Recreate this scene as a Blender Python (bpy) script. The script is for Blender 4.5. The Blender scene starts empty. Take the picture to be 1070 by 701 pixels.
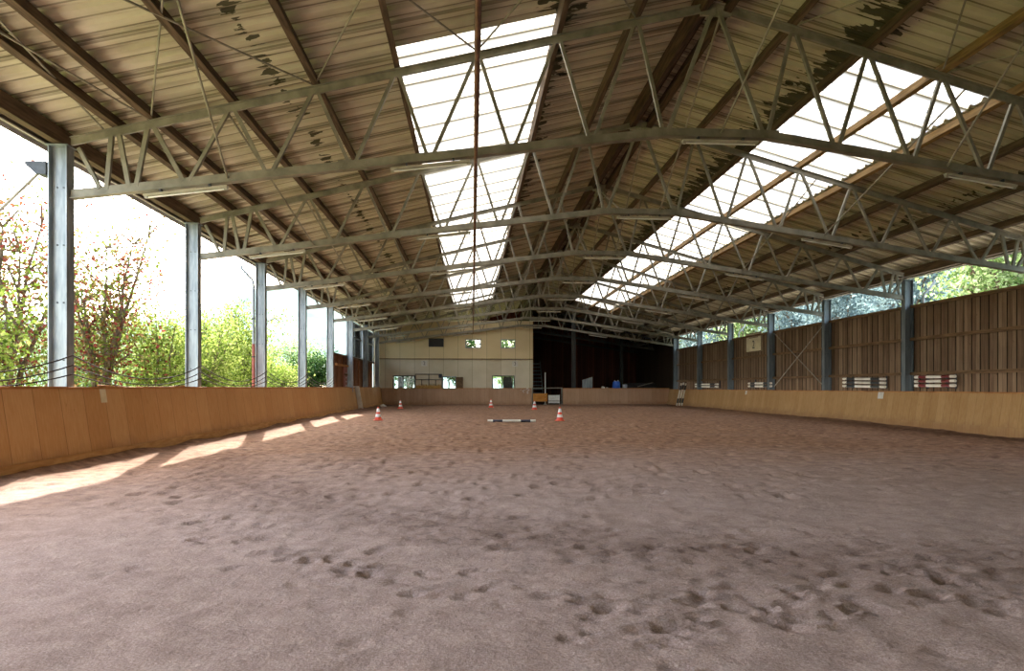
import bpy, bmesh, math, random
import numpy as np
from mathutils import Vector, Matrix
random.seed(7); rng = np.random.default_rng(11)
R = math.radians
SC = bpy.context.scene
COL = SC.collection

# ------------------------------------------------------------------ camera, light, exposure
cam_d = bpy.data.cameras.new('camera'); cam = bpy.data.objects.new('camera', cam_d); COL.objects.link(cam)
cam_d.sensor_fit = 'HORIZONTAL'; cam_d.sensor_width = 36.0
cam_d.lens = 36.0 * 664.8 / 1070
cam_d.shift_y = 54.2 / 1070
cam_d.clip_end = 2000; cam_d.clip_start = 0.05
cam.location = (0, 0, 1.25); cam.rotation_euler = (R(90), 0, -0.0624)
SC.camera = cam
SC.view_settings.view_transform = 'Standard'; SC.view_settings.look = 'None'
SC.view_settings.gamma = 1.0; SC.view_settings.use_curve_mapping = False
SC.view_settings.exposure = 2.42
SC.cycles.max_bounces = 12; SC.cycles.diffuse_bounces = 6; SC.cycles.transmission_bounces = 10; SC.cycles.transparent_max_bounces = 12
SC.cycles.sample_clamp_indirect = 10.0

SUN_EL, SUN_SLOPE = R(32.5), 3.35
w = bpy.data.worlds.new('world'); SC.world = w; w.use_nodes = True
nt = w.node_tree; bg = nt.nodes['Background']
sky = nt.nodes.new('ShaderNodeTexSky'); sky.sky_type = 'NISHITA'; sky.sun_disc = False
sky.sun_elevation = SUN_EL; sky.sun_rotation = -math.atan(1 / SUN_SLOPE); sky.dust_density = 3.0; sky.air_density = 1.0
mx = nt.nodes.new('ShaderNodeMix'); mx.data_type = 'RGBA'; mx.inputs[0].default_value = 0.72
nt.links.new(sky.outputs[0], mx.inputs[6]); mx.inputs[7].default_value = (1.0, 0.97, 0.92, 1)
nt.links.new(mx.outputs[2], bg.inputs[0]); bg.inputs[1].default_value = 0.75
sun_d = bpy.data.lights.new('sun', 'SUN'); sun = bpy.data.objects.new('sun', sun_d); COL.objects.link(sun)
sun_d.energy = 3.6; sun_d.angle = R(0.6); sun_d.color = (1, .95, .86)
hl = math.hypot(1, SUN_SLOPE)
ldir = Vector((math.cos(SUN_EL) / hl, -math.cos(SUN_EL) * SUN_SLOPE / hl, -math.sin(SUN_EL)))
sun.rotation_euler = ldir.to_track_quat('-Z', 'Y').to_euler(); sun.location = (-20, 60, 40)

# ------------------------------------------------------------------ materials
def lin(r, g, b):
    f = lambda v: (v / 255 / 12.92) if v <= 10 else ((v / 255 + .055) / 1.055) ** 2.4
    return (f(r), f(g), f(b), 1)
class NT:
    def __init__(s, name):
        s.m = bpy.data.materials.new(name); s.m.use_nodes = True
        s.t = s.m.node_tree; s.b = s.t.nodes['Principled BSDF']; s.out = s.t.nodes['Material Output']
        s.co = s.n('ShaderNodeTexCoord').outputs['Object']
    def n(s, kind, **kw):
        x = s.t.nodes.new(kind)
        for k, v in kw.items(): setattr(x, k, v)
        return x
    def l(s, a, b): s.t.links.new(a, b)
    def val(s, sock, v):
        if hasattr(v, 'node'): s.l(v, sock)
        else: sock.default_value = v
    def math(s, op, a, b=0.0, c=None):
        x = s.n('ShaderNodeMath', operation=op); s.val(x.inputs[0], a); s.val(x.inputs[1], b)
        if c is not None: s.val(x.inputs[2], c)
        return x.outputs[0]
    def scale(s, v): 
        x = s.n('ShaderNodeMapping'); s.l(s.co, x.inputs[0]); x.inputs['Scale'].default_value = v; return x.outputs[0]
    def noise(s, scale, detail=4.0, vec=None, rough=.55):
        x = s.n('ShaderNodeTexNoise'); s.l(vec if vec is not None else s.co, x.inputs['Vector'])
        x.inputs['Scale'].default_value = scale; x.inputs['Detail'].default_value = detail; x.inputs['Roughness'].default_value = rough
        return x.outputs['Fac']
    def ramp(s, fac, stops):
        x = s.n('ShaderNodeValToRGB'); s.l(fac, x.inputs[0]); e = x.color_ramp.elements
        while len(e) < len(stops): e.new(.5)
        for k, (p, c) in enumerate(stops): e[k].position = p; e[k].color = c
        return x.outputs[0]
    def mix(s, fac, a, b, mode='MIX'):
        x = s.n('ShaderNodeMix', data_type='RGBA', blend_type=mode)
        s.val(x.inputs[0], fac); s.val(x.inputs[6], a); s.val(x.inputs[7], b); return x.outputs[2]
    def xyz(s):
        x = s.n('ShaderNodeSeparateXYZ'); s.l(s.co, x.inputs[0]); return x.outputs
    def bump(s, h, strength=.3, dist=.02):
        x = s.n('ShaderNodeBump'); x.inputs['Strength'].default_value = strength; x.inputs['Distance'].default_value = dist
        s.l(h, x.inputs['Height']); s.l(x.outputs[0], s.b.inputs['Normal'])
    def fin(s, col, rough=.6, metal=0.0, spec=None):
        s.val(s.b.inputs['Base Color'], col); s.val(s.b.inputs['Roughness'], rough); s.b.inputs['Metallic'].default_value = metal
        if spec is not None: s.b.inputs['Specular IOR Level'].default_value = spec
        return s.m
def mottled(name, c1, c2, scale=6, rough=.6, metal=0.0, bump=.1, spec=None, stretch=None):
    s = NT(name); v = s.scale(stretch) if stretch else None
    f = s.noise(scale, 5, v); col = s.ramp(f, [(.35, c1), (.68, c2)])
    if bump: s.bump(s.noise(scale * 8, 3, v), bump, .01)
    return s.fin(col, rough, metal, spec)
def planks(name, axis, width, cols, gap_col, gap=.03, grain=1.0, var=.5, dirt=None, vert=True, joint_dark=1.0):
    """vertical boards: colour by board number along one axis, grain along the board"""
    s = NT(name); o = s.xyz(); u = s.math('DIVIDE', o[axis], width)
    idx = s.math('FLOOR', u); fr = s.math('FRACT', u)
    wn = s.n('ShaderNodeTexWhiteNoise', noise_dimensions='1D'); s.l(idx, wn.inputs['W'])
    st = (26, 26, 1.6)
    gv = s.n('ShaderNodeMapping'); s.l(s.co, gv.inputs[0]); gv.inputs['Scale'].default_value = st
    cmb = s.n('ShaderNodeVectorMath', operation='ADD'); s.l(gv.outputs[0], cmb.inputs[0])
    sh = s.n('ShaderNodeCombineXYZ'); s.l(s.math('MULTIPLY', wn.outputs[0], 37.0), sh.inputs[2]); s.l(sh.outputs[0], cmb.inputs[1])
    g = s.noise(1.0, 5, cmb.outputs[0], .6)
    big = s.noise(.9, 4)
    t = s.math('ADD', s.math('ADD', s.math('MULTIPLY', wn.outputs[0], var), (.5 - var) * .5), s.math('ADD', s.math('MULTIPLY', g, .38 * grain), s.math('MULTIPLY', big, .25)))
    col = s.ramp(t, [(.22, cols[0]), (.52, cols[1]), (.85, cols[2])])
    kn = s.n('ShaderNodeTexVoronoi'); kv = s.scale((4.2, 4.2, 1.6)); s.l(kv, kn.inputs['Vector']); kn.inputs['Scale'].default_value = 1.0
    col = s.mix(s.math('MULTIPLY', s.math('LESS_THAN', kn.outputs['Distance'], .07), .55), col, cols[0])
    e = s.math('MINIMUM', fr, s.math('SUBTRACT', 1.0, fr)); line = s.math('LESS_THAN', e, gap)
    col = s.mix(s.math('MULTIPLY', line, joint_dark), col, gap_col)
    if dirt is not None:   # splashed sand and soil low on the boards
        d = s.math('ADD', o[2], s.math('MULTIPLY', s.math('SUBTRACT', s.noise(3.0, 6), .5), .7))
        dm = s.n('ShaderNodeMapRange'); s.l(d, dm.inputs[0]); dm.inputs[1].default_value = .32; dm.inputs[2].default_value = .02
        col = s.mix(s.math('MULTIPLY', dm.outputs[0], .5), col, dirt)
    s.bump(s.math('SUBTRACT', s.math('MULTIPLY', g, .3), line), .5, .008)
    return s.fin(col, .75, 0, .25)

M = {}
M['steel'] = mottled('painted_steel', lin(114, 108, 95), lin(152, 145, 130), 3, .5, .15, .05)
M['steel_warm'] = mottled('weathered_steel', lin(120, 113, 98), lin(158, 150, 132), 3, .55, .1, .05)
M['post'] = mottled('galvanised_post', lin(112, 120, 126), lin(168, 174, 178), 2.2, .42, .25, .06, stretch=(3, 3, .6))
M['post_dim'] = mottled('dimmed_post', lin(84, 94, 98), lin(116, 126, 130), 2.2, .5, .2, .06, stretch=(3, 3, .6))  # galvanised steel darkened in colour for right posts and treads in shade
M['post_shade'] = mottled('shaded_post', lin(44, 44, 42), lin(62, 62, 60), 2.2, .5, .2, .06, stretch=(3, 3, .6))  # far-bay steel coloured near black for the missing light there
M['purlin'] = mottled('brown_timber', lin(74, 60, 47), lin(114, 94, 74), 2.5, .75, 0, .2, .2, stretch=(8, .7, 8))
M['purlin_lit'] = mottled('lit_brown_timber', lin(112, 88, 56), lin(158, 126, 84), 2.5, .75, 0, .2, .2, stretch=(8, .7, 8))  # brown purlin timber painted golden where the rooflight would light it
M['beam'] = mottled('rail_timber', lin(88, 68, 48), lin(130, 102, 72), 2.5, .75, 0, .2, .2, stretch=(8, .7, 8))
M['rust'] = mottled('rusty_pipe', lin(96, 62, 46), lin(138, 98, 74), 5, .6, .1, .1)
M['gutter'] = mottled('brown_gutter', lin(60, 50, 50), lin(88, 74, 74), 3, .5, .1, .05)
M['white'] = mottled('white_enamel', lin(205, 202, 194), lin(226, 224, 218), 6, .45, 0, .03)
M['lamp'] = mottled('aged_lamp_enamel', lin(150, 144, 128), lin(178, 172, 156), 6, .5, 0, .03)
M['tube'] = mottled('white_glass_tube', lin(226, 226, 220), lin(238, 238, 232), 6, .2, 0, 0)
M['pale_panel'] = mottled('pale_sheet', lin(196, 190, 176), lin(214, 208, 196), 3, .6, 0, .05)
M['dark'] = mottled('dark_metal', lin(48, 50, 54), lin(74, 78, 84), 5, .5, .2, .05)
M['black'] = mottled('black_cover', lin(28, 27, 26), lin(40, 38, 36), 5, .6, 0, .05)
M['wire'] = mottled('dark_wire', lin(52, 42, 38), lin(70, 58, 52), 8, .8, 0, 0, .1)
M['red_pipe'] = mottled('red_brown_pipe', lin(134, 72, 62), lin(168, 96, 84), 4, .45, 0, .03)
M['orange'] = mottled('cone_red_orange', lin(226, 74, 42), lin(240, 92, 56), 6, .45, 0, .03)
M['cone_white'] = mottled('cone_white_band', lin(232, 226, 218), lin(244, 240, 234), 6, .4, 0, 0)
M['pole_white'] = mottled('white_pole_paint', lin(222, 216, 200), lin(238, 234, 222), 5, .5, 0, .05)
M['pole_navy'] = mottled('navy_pole_paint', lin(40, 42, 58), lin(58, 60, 80), 5, .5, 0, .05)
M['pole_black'] = mottled('black_pole_paint', lin(36, 42, 46), lin(52, 60, 62), 5, .5, 0, .05)
M['pole_red'] = mottled('red_pole_paint', lin(110, 34, 34), lin(136, 48, 46), 5, .5, 0, .05)
M['blue'] = mottled('blue_plastic', lin(34, 84, 178), lin(54, 108, 206), 4, .4, 0, .03)
M['ink'] = mottled('dark_lettering', lin(40, 38, 34), lin(52, 50, 46), 5, .7, 0, 0)
M['sign'] = mottled('cream_sign_board', lin(206, 196, 160), lin(226, 216, 184), 4, .6, 0, .03)
M['ochre'] = mottled('ochre_board', lin(176, 118, 52), lin(204, 142, 72), 3, .7, 0, .1, .2)
M['hay'] = mottled('hay', lin(150, 116, 62), lin(190, 156, 98), 20, .9, 0, .4, .1)
M['ridge'] = mottled('ridge_timber', lin(58, 44, 34), lin(92, 70, 54), 2.5, .8, 0, .2, .2, stretch=(8, .7, 8))
M['board_left'] = planks('orange_boards', 1, .62, (lin(164, 116, 66), lin(190, 142, 88), lin(210, 168, 116)), lin(120, 78, 42), .01, 1.3, .14, lin(140, 100, 76), joint_dark=.7)
M['board_right'] = planks('ochre_boards', 1, .3, (lin(146, 106, 60), lin(170, 130, 82), lin(194, 158, 112)), lin(120, 80, 46), .016, 1.25, .14, lin(140, 100, 70), joint_dark=.5)
M['board_back'] = planks('brown_boards', 0, .3, (lin(150, 114, 86), lin(174, 138, 108), lin(194, 162, 134)), lin(120, 84, 60), .018, 1.1, .14, lin(130, 88, 62), joint_dark=.55)
M['plank_right'] = planks('weathered_planks', 1, .16, (lin(72, 55, 40), lin(102, 80, 60), lin(150, 126, 100)), lin(34, 24, 17), .06, 1.3, .24)
M['plank_left'] = planks('dark_planks', 1, .2, (lin(88, 54, 36), lin(120, 78, 52), lin(150, 104, 72)), lin(34, 22, 16), .04, 1.0, .3)
M['plank_dark'] = planks('dark_back_planks', 0, .22, (lin(64, 34, 26), lin(86, 48, 38), lin(108, 64, 50)), lin(20, 14, 12), .04, 1.0)  # brown bay planks, coloured darker for the gloom of the bay
M['plank_stable'] = planks('dark_side_planks', 1, .2, (lin(44, 34, 28), lin(58, 46, 37), lin(76, 60, 48)), lin(20, 14, 12), .04, 1.0, .3)  # bay floor and sides, gloom put into the colour
M['cap'] = mottled('board_cap_timber', lin(150, 100, 56), lin(196, 140, 86), 3, .75, 0, .2, .2, stretch=(6, 1, 6))
M['strip'] = mottled('board_foot_timber', lin(176, 128, 76), lin(204, 160, 104), 3, .75, 0, .2, .2, stretch=(6, 1, 6))
# pale wall panels with joints
s = NT('pale_wall_panels'); o = s.xyz(); u = s.math('DIVIDE', o[0], 1.04); fr = s.math('FRACT', u)
line = s.math('LESS_THAN', fr, .022); wn = s.n('ShaderNodeTexWhiteNoise', noise_dimensions='1D'); s.l(s.math('FLOOR', u), wn.inputs['W'])
f = s.math('ADD', s.math('MULTIPLY', wn.outputs[0], .35), s.math('MULTIPLY', s.noise(.8, 5), .65))
col = s.ramp(f, [(.25, lin(190, 178, 150)), (.7, lin(216, 206, 182))])
col = s.mix(s.math('MULTIPLY', s.math('GREATER_THAN', o[2], 3.3), .55), col, lin(222, 196, 142))
M['panel'] = s.fin(s.mix(s.math('MULTIPLY', line, .75), col, lin(132, 116, 90)), .7, 0, .2)
# roof sheets, moss in the ribs beside the rooflights
s = NT('roof_sheet'); o = s.xyz()
f = s.noise(1.2, 6); f2 = s.noise(1.0, 3, s.scale((.35, 5, 1)))
col = s.ramp(s.math('ADD', s.math('MULTIPLY', f, .5), s.math('MULTIPLY', f2, .5)), [(.3, lin(168, 158, 132)), (.5, lin(196, 187, 160)), (.72, lin(216, 208, 184))])
def band(c, wd):
    d = s.math('ABSOLUTE', s.math('SUBTRACT', o[0], c)); x = s.n('ShaderNodeMapRange'); s.l(d, x.inputs[0])
    x.inputs[1].default_value = wd; x.inputs[2].default_value = 0.0; return x.outputs[0]
mv = s.scale((1.4, 6.0, 1.0)); mn = s.noise(1.6, 3, mv)
mm = s.math('MAXIMUM', s.math('MAXIMUM', band(1.45, .75), band(7.0, .8)), s.math('MULTIPLY', s.math('MAXIMUM', band(-3.3, .3), band(12.4, .45)), .72))
mo = s.math('GREATER_THAN', s.math('ADD', s.math('MULTIPLY', mm, .42), mn), .80)
fy = s.math('FRACT', s.math('MULTIPLY', s.math('ADD', o[1], 6.0), 3.0)); gy = s.math('FRACT', s.math('ADD', o[1], .02))
rib_shade_grime = s.math('MAXIMUM', s.math('MULTIPLY', s.math('MULTIPLY', s.math('GREATER_THAN', fy, .42), s.math('LESS_THAN', fy, .66)), .8), s.math('MULTIPLY', s.math('LESS_THAN', gy, .05), .65))  # rib lines are painted rib shading, lap lines are dirt
col = s.mix(s.math('MULTIPLY', rib_shade_grime, s.math('ADD', s.noise(1.5, 4, s.scale((.5, 3, 1))), .3)), col, lin(84, 70, 48))
M['roof'] = s.fin(s.mix(s.math('MULTIPLY', mo, .9), col, lin(52, 50, 26)), .7, 0, .2)
# translucent rooflight sheets
s = NT('rooflight_sheet'); s.t.nodes.remove(s.b)
tr = s.n('ShaderNodeBsdfTranslucent'); df = s.n('ShaderNodeBsdfDiffuse'); mxs = s.n('ShaderNodeMixShader'); mxs.inputs[0].default_value = .25
cn = s.ramp(s.noise(1.0, 4, s.scale((.6, 6, 1))), [(.3, (.35, .345, .32, 1)), (.7, (.45, .445, .425, 1))])
o = s.xyz(); fy = s.math('FRACT', s.math('MULTIPLY', s.math('ADD', o[1], 6.0), 3.0)); gy = s.math('FRACT', s.math('ADD', o[1], .02))
rib_shade_grime = s.math('MAXIMUM', s.math('MULTIPLY', s.math('MULTIPLY', s.math('GREATER_THAN', fy, .46), s.math('LESS_THAN', fy, .66)), .62), s.math('MULTIPLY', s.math('LESS_THAN', gy, .06), .8))  # same painted rib and lap lines on the translucent sheets
cn = s.mix(rib_shade_grime, cn, (.15, .135, .095, 1))
s.l(cn, tr.inputs[0]); df.inputs[0].default_value = (.7, .68, .62, 1)
s.l(tr.outputs[0], mxs.inputs[1]); s.l(df.outputs[0], mxs.inputs[2]); s.l(mxs.outputs[0], s.out.inputs[0]); M['rooflight'] = s.m
# glass
s = NT('window_glass'); s.t.nodes.remove(s.b)
gl = s.n('ShaderNodeBsdfGlossy'); gl.inputs['Roughness'].default_value = .03; tp = s.n('ShaderNodeBsdfTransparent'); tp.inputs[0].default_value = (.9, .94, .95, 1)
fr_ = s.n('ShaderNodeFresnel'); fr_.inputs[0].default_value = 1.5; mxs = s.n('ShaderNodeMixShader')
s.l(fr_.outputs[0], mxs.inputs[0]); s.l(tp.outputs[0], mxs.inputs[1]); s.l(gl.outputs[0], mxs.inputs[2]); s.l(mxs.outputs[0], s.out.inputs[0]); M['glass'] = s.m
# sand
s = NT('riding_sand')
at = s.n('ShaderNodeAttribute', attribute_name='damp_shade'); at2 = s.n('ShaderNodeAttribute', attribute_name='far')
fine = s.noise(85, 4, None, .75); mid = s.noise(5, 6, None, .65); big = s.noise(.7, 4)
dry = s.ramp(s.math('ADD', s.math('MULTIPLY', fine, .72), s.math('MULTIPLY', mid, .28)), [(.36, lin(142, 122, 115)), (.5, lin(174, 154, 147)), (.64, lin(202, 184, 177))])
red = s.ramp(s.math('ADD', s.math('MULTIPLY', fine, .3), s.math('MULTIPLY', mid, .7)), [(.36, lin(100, 72, 54)), (.5, lin(140, 106, 83)), (.66, lin(168, 134, 108))])  # brown far sand, also darkened for light fading with distance
wet = s.ramp(mid, [(.3, lin(78, 56, 46)), (.7, lin(116, 88, 74))])
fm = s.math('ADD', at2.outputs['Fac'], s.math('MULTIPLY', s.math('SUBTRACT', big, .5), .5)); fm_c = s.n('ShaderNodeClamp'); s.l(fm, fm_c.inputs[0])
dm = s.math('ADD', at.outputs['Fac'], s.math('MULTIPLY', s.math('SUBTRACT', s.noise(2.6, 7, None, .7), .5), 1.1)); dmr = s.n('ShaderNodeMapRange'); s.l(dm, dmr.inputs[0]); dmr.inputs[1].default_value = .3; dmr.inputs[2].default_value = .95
cl = s.n('ShaderNodeMapRange'); s.l(s.noise(7.5, 5, None, .62), cl.inputs[0]); cl.inputs[1].default_value = .55; cl.inputs[2].default_value = .66
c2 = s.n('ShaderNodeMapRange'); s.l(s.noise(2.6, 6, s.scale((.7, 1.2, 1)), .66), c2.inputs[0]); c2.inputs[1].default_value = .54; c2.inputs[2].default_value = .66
clod = s.math('MULTIPLY', s.math('MULTIPLY', cl.outputs[0], .6), s.math('ADD', s.math('MULTIPLY', dmr.outputs[0], .9), .12))
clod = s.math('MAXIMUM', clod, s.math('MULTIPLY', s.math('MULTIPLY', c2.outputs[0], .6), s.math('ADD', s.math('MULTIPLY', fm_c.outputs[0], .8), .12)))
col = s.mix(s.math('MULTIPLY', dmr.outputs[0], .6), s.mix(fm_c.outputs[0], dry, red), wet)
col = s.mix(clod, col, lin(74, 54, 46))
s.bump(s.math('ADD', s.math('MULTIPLY', s.noise(140, 4, None, .7), .35), s.math('ADD', s.math('MULTIPLY', mid, .8), s.noise(22, 5, None, .65))), .55, .035)
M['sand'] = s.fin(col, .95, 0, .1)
M['grass'] = mottled('rough_grass', lin(96, 112, 50), lin(150, 158, 86), 1.5, .9, 0, .5, .1)
M['hill'] = mottled('hazy_wooded_hill', lin(120, 140, 128), lin(158, 172, 160), .08, 1, 0, 0, 0)  # distance haze painted in as a pale bluish green
M['forest'] = mottled('wooded_slope', lin(66, 84, 84), lin(98, 116, 112), .9, 1, 0, .8, 0)  # bluish haze put into the slope colour
M['bark'] = mottled('bark', lin(86, 74, 60), lin(120, 104, 88), 8, .9, 0, .3, .1)
def leaf_mat(name, cols):
    s = NT(name); s.t.nodes.remove(s.b)
    g = s.n('ShaderNodeNewGeometry'); c = s.ramp(g.outputs['Random Per Island'], [(k / max(1, len(cols) - 1), q) for k, q in enumerate(cols)])
    d = s.n('ShaderNodeBsdfDiffuse'); t = s.n('ShaderNodeBsdfTranslucent'); m_ = s.n('ShaderNodeMixShader'); m_.inputs[0].default_value = .5
    s.l(c, d.inputs[0]); s.l(c, t.inputs[0]); s.l(d.outputs[0], m_.inputs[1]); s.l(t.outputs[0], m_.inputs[2]); s.l(m_.outputs[0], s.out.inputs[0]); return s.m
M['leaf_lime'] = leaf_mat('lime_leaves', [lin(70, 90, 34), lin(108, 128, 52), lin(138, 154, 74), lin(168, 178, 108)])
M['leaf_red'] = leaf_mat('red_and_green_leaves', [lin(92, 40, 36), lin(122, 64, 56), lin(82, 98, 40), lin(112, 130, 56), lin(132, 104, 78)])
M['leaf_dark'] = leaf_mat('deep_green_leaves', [lin(26, 48, 22), lin(44, 68, 34), lin(66, 92, 48)])
M['leaf_haze'] = leaf_mat('hazy_leaves', [lin(96, 114, 118), lin(112, 132, 134), lin(128, 146, 144)])  # blue-grey haze put into the leaf colour
M['leaf_bright'] = leaf_mat('bright_green_leaves', [lin(76, 100, 56), lin(114, 138, 80), lin(150, 168, 114), lin(178, 190, 148)])

# ------------------------------------------------------------------ mesh builder
class MB:
    def __init__(s): s.v = []; s.f = []
    def add(s, vs, fs):
        b = len(s.v); s.v += [tuple(p) for p in vs]; s.f += [tuple(i + b for i in q) for q in fs]; return s
    def box(s, c, d, mat=None):
        hx, hy, hz = d[0] / 2, d[1] / 2, d[2] / 2
        vs = [Vector((x * hx, y * hy, z * hz)) for x in (-1, 1) for y in (-1, 1) for z in (-1, 1)]
        if mat is not None: vs = [mat @ p for p in vs]
        vs = [p + Vector(c) for p in vs]
        return s.add(vs, [(0, 1, 3, 2), (4, 6, 7, 5), (0, 4, 5, 1), (2, 3, 7, 6), (0, 2, 6, 4), (1, 5, 7, 3)])
    def span(s, a, b): return s.box([(a[i] + b[i]) / 2 for i in range(3)], [abs(a[i] - b[i]) for i in range(3)])
    def extr(s, prof, p, q, side, up):
        """closed profile (su, sv) swept straight from p to q"""
        p, q, side, up = Vector(p), Vector(q), Vector(side), Vector(up); n = len(prof)
        vs = [p + side * a + up * b for a, b in prof] + [q + side * a + up * b for a, b in prof]
        fs = [(i, (i + 1) % n, n + (i + 1) % n, n + i) for i in range(n)] + [tuple(range(n - 1, -1, -1)), tuple(range(n, 2 * n))]
        return s.add(vs, fs)
    def frame(s, p, q, side):
        d = (Vector(q) - Vector(p)).normalized(); sd = Vector(side); sd = (sd - d * sd.dot(d)).normalized(); return sd, d.cross(sd) if d.cross(sd).z >= 0 else -d.cross(sd)
    def bar(s, p, q, wd, ht, side=(0, 1, 0)):
        sd, up = s.frame(p, q, side); return s.extr([(-wd / 2, -ht / 2), (wd / 2, -ht / 2), (wd / 2, ht / 2), (-wd / 2, ht / 2)], p, q, sd, up)
    def angle(s, p, q, a, t, side=(0, 1, 0), flip=1):
        sd, up = s.frame(p, q, side)
        return s.extr([(0, 0), (flip * a, 0), (flip * a, t), (flip * t, t), (flip * t, a), (0, a)], Vector(p) - up * a / 2, Vector(q) - up * a / 2, sd, up)
    def tube(s, pts, r, n=8, cap=True):
        pts = [Vector(p) for p in pts]; rs = r if isinstance(r, (list, tuple)) else [r] * len(pts); b = len(s.v); prev = None
        for i, p in enumerate(pts):
            d = (pts[min(i + 1, len(pts) - 1)] - pts[max(i - 1, 0)]).normalized()
            a = Vector((0, 0, 1)) if abs(d.z) < .9 else Vector((1, 0, 0))
            x = d.cross(a).normalized() if prev is None else (prev - d * prev.dot(d)).normalized(); prev = x; y = d.cross(x)
            s.v += [tuple(p + (x * math.cos(t) + y * math.sin(t)) * rs[i]) for t in [2 * math.pi * k / n for k in range(n)]]
        for i in range(len(pts) - 1):
            for k in range(n):
                s.f.append((b + i * n + k, b + i * n + (k + 1) % n, b + (i + 1) * n + (k + 1) % n, b + (i + 1) * n + k))
        if cap: s.f.append(tuple(b + k for k in range(n - 1, -1, -1))); e = b + (len(pts) - 1) * n; s.f.append(tuple(e + k for k in range(n)))
        return s
    def lathe(s, prof, n=20, c=(0, 0, 0)):
        return s.tube([(c[0], c[1], c[2] + z) for _, z in prof], [max(r, 1e-4) for r, _ in prof], n) if False else s._lathe(prof, n, c)
    def _lathe(s, prof, n, c):
        b = len(s.v)
        for r, z in prof: s.v += [(c[0] + r * math.cos(2 * math.pi * k / n), c[1] + r * math.sin(2 * math.pi * k / n), c[2] + z) for k in range(n)]
        for i in range(len(prof) - 1):
            for k in range(n): s.f.append((b + i * n + k, b + i * n + (k + 1) % n, b + (i + 1) * n + (k + 1) % n, b + (i + 1) * n + k))
        s.f.append(tuple(b + k for k in range(n - 1, -1, -1))); e = b + (len(prof) - 1) * n; s.f.append(tuple(e + k for k in range(n))); return s
    def build(s, name, mat, parent=None, smooth=False, bevel=0):
        me = bpy.data.meshes.new(name); me.from_pydata(s.v, [], s.f); me.validate(); me.update()
        bm = bmesh.new(); bm.from_mesh(me); bmesh.ops.recalc_face_normals(bm, faces=bm.faces); bm.to_mesh(me); bm.free()
        if smooth:
            for p in me.polygons: p.use_smooth = True
            me.set_sharp_from_angle(angle=R(40))
        me.materials.append(M[mat] if isinstance(mat, str) else mat)
        o = bpy.data.objects.new(name, me); COL.objects.link(o)
        if parent: o.parent = parent
        if bevel:
            b = o.modifiers.new('bevel', 'BEVEL'); b.width = bevel; b.segments = 2; b.limit_method = 'ANGLE'
        return o
def tag(o, label, cat, group=None):
    o['label'] = label; o['category'] = cat
    if group: o['group'] = group
    return o
def thing(name, label, cat, loc=(0, 0, 0), rz=0, group=None):
    o = bpy.data.objects.new(name, None); COL.objects.link(o); o.empty_display_size = .2
    o.location = loc; o.rotation_euler = (0, 0, rz); return tag(o, label, cat, group)
def struct(o): o['kind'] = 'structure'; return o
def dup(root, loc, label, rz=None, group=None):
    def cp(a, par):
        c = a.copy(); COL.objects.link(c)
        if par: c.parent = par
        for ch in kids.get(a.name, []): cp(ch, c)
        return c
    kids = {}
    def walk(a):
        kids[a.name] = list(a.children)
        for ch in a.children: walk(ch)
    walk(root); r = cp(root, None); r.location = loc; r['label'] = label
    if rz is not None: r.rotation_euler = (0, 0, rz)
    if group: r['group'] = group
    return r
ORD = ['first', 'second', 'third', 'fourth', 'fifth', 'sixth', 'seventh', 'eighth', 'ninth', 'tenth', 'eleventh', 'twelfth']

# ------------------------------------------------------------------ main measures
XA = 4.28; XL, XR = -6.79, 14.92
TY = lambda n: 5.97 + 5 * n
YB = TY(8)                       # pale back wall
Y0, Y1 = -6.0, 58.0
LS, RS = .243, .272              # roof slopes
top = lambda x: 7.95 - (LS if x < XA else RS) * abs(x - XA)
bot = lambda x: 5.72 - (.128 if x < XA else .145) * max(0, abs(x - XA) - .89)
sheet = lambda x: top(x) + .30
DW = 4.41                        # end of the pale wall, dark bay right of it
FX = (-6.36, 14.28)              # kickboard feet

# ------------------------------------------------------------------ structure: sand floor with hoofprints
ys = [Y0]
while ys[-1] < 2.3: ys.append(ys[-1] + .5)
ys[-1] = 2.3
while ys[-1] < YB - .12:
    d = ys[-1]; ys.append(d + min(.16, max(.026, d * d / 831 * 1.15)))
ys.append(YB + .02); ys = np.array(ys); xs = np.arange(FX[0] - .12, FX[1] + .16, .042)
X, Y = np.meshgrid(xs, ys)
def vnoise(X, Y, sc, seed):
    r = np.random.default_rng(seed); G = r.random((256, 256)); u, v = X * sc + 90, Y * sc + 90
    i, j = np.floor(u).astype(int), np.floor(v).astype(int); fu, fv = u - i, v - j; fu = fu * fu * (3 - 2 * fu); fv = fv * fv * (3 - 2 * fv)
    g = lambda a, b: G[a % 256, b % 256]
    return (g(i, j) * (1 - fu) + g(i + 1, j) * fu) * (1 - fv) + (g(i, j + 1) * (1 - fu) + g(i + 1, j + 1) * fu) * fv
Z = (vnoise(X, Y, .35, 1) - .5) * .05 + (vnoise(X, Y, 1.3, 2) - .5) * .028 + (vnoise(X, Y, 4, 3) - .5) * .018 + (vnoise(X, Y, 9, 5) - .5) * .010
edge = np.clip((X - 11.5) / 2.5, 0, 1) * np.clip((24 - Y) / 8, 0, 1); Z -= .07 * edge
Zb = Z.copy()
def plines(pts):
    D = np.full(X.shape, 99.)
    for (ax, ay), (bx, by) in zip(pts[:-1], pts[1:]):
        t = np.clip(((X - ax) * (bx - ax) + (Y - ay) * (by - ay)) / ((bx - ax) ** 2 + (by - ay) ** 2), 0, 1)
        D = np.minimum(D, np.hypot(X - ax - t * (bx - ax), Y - ay - t * (by - ay)))
    return D
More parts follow.
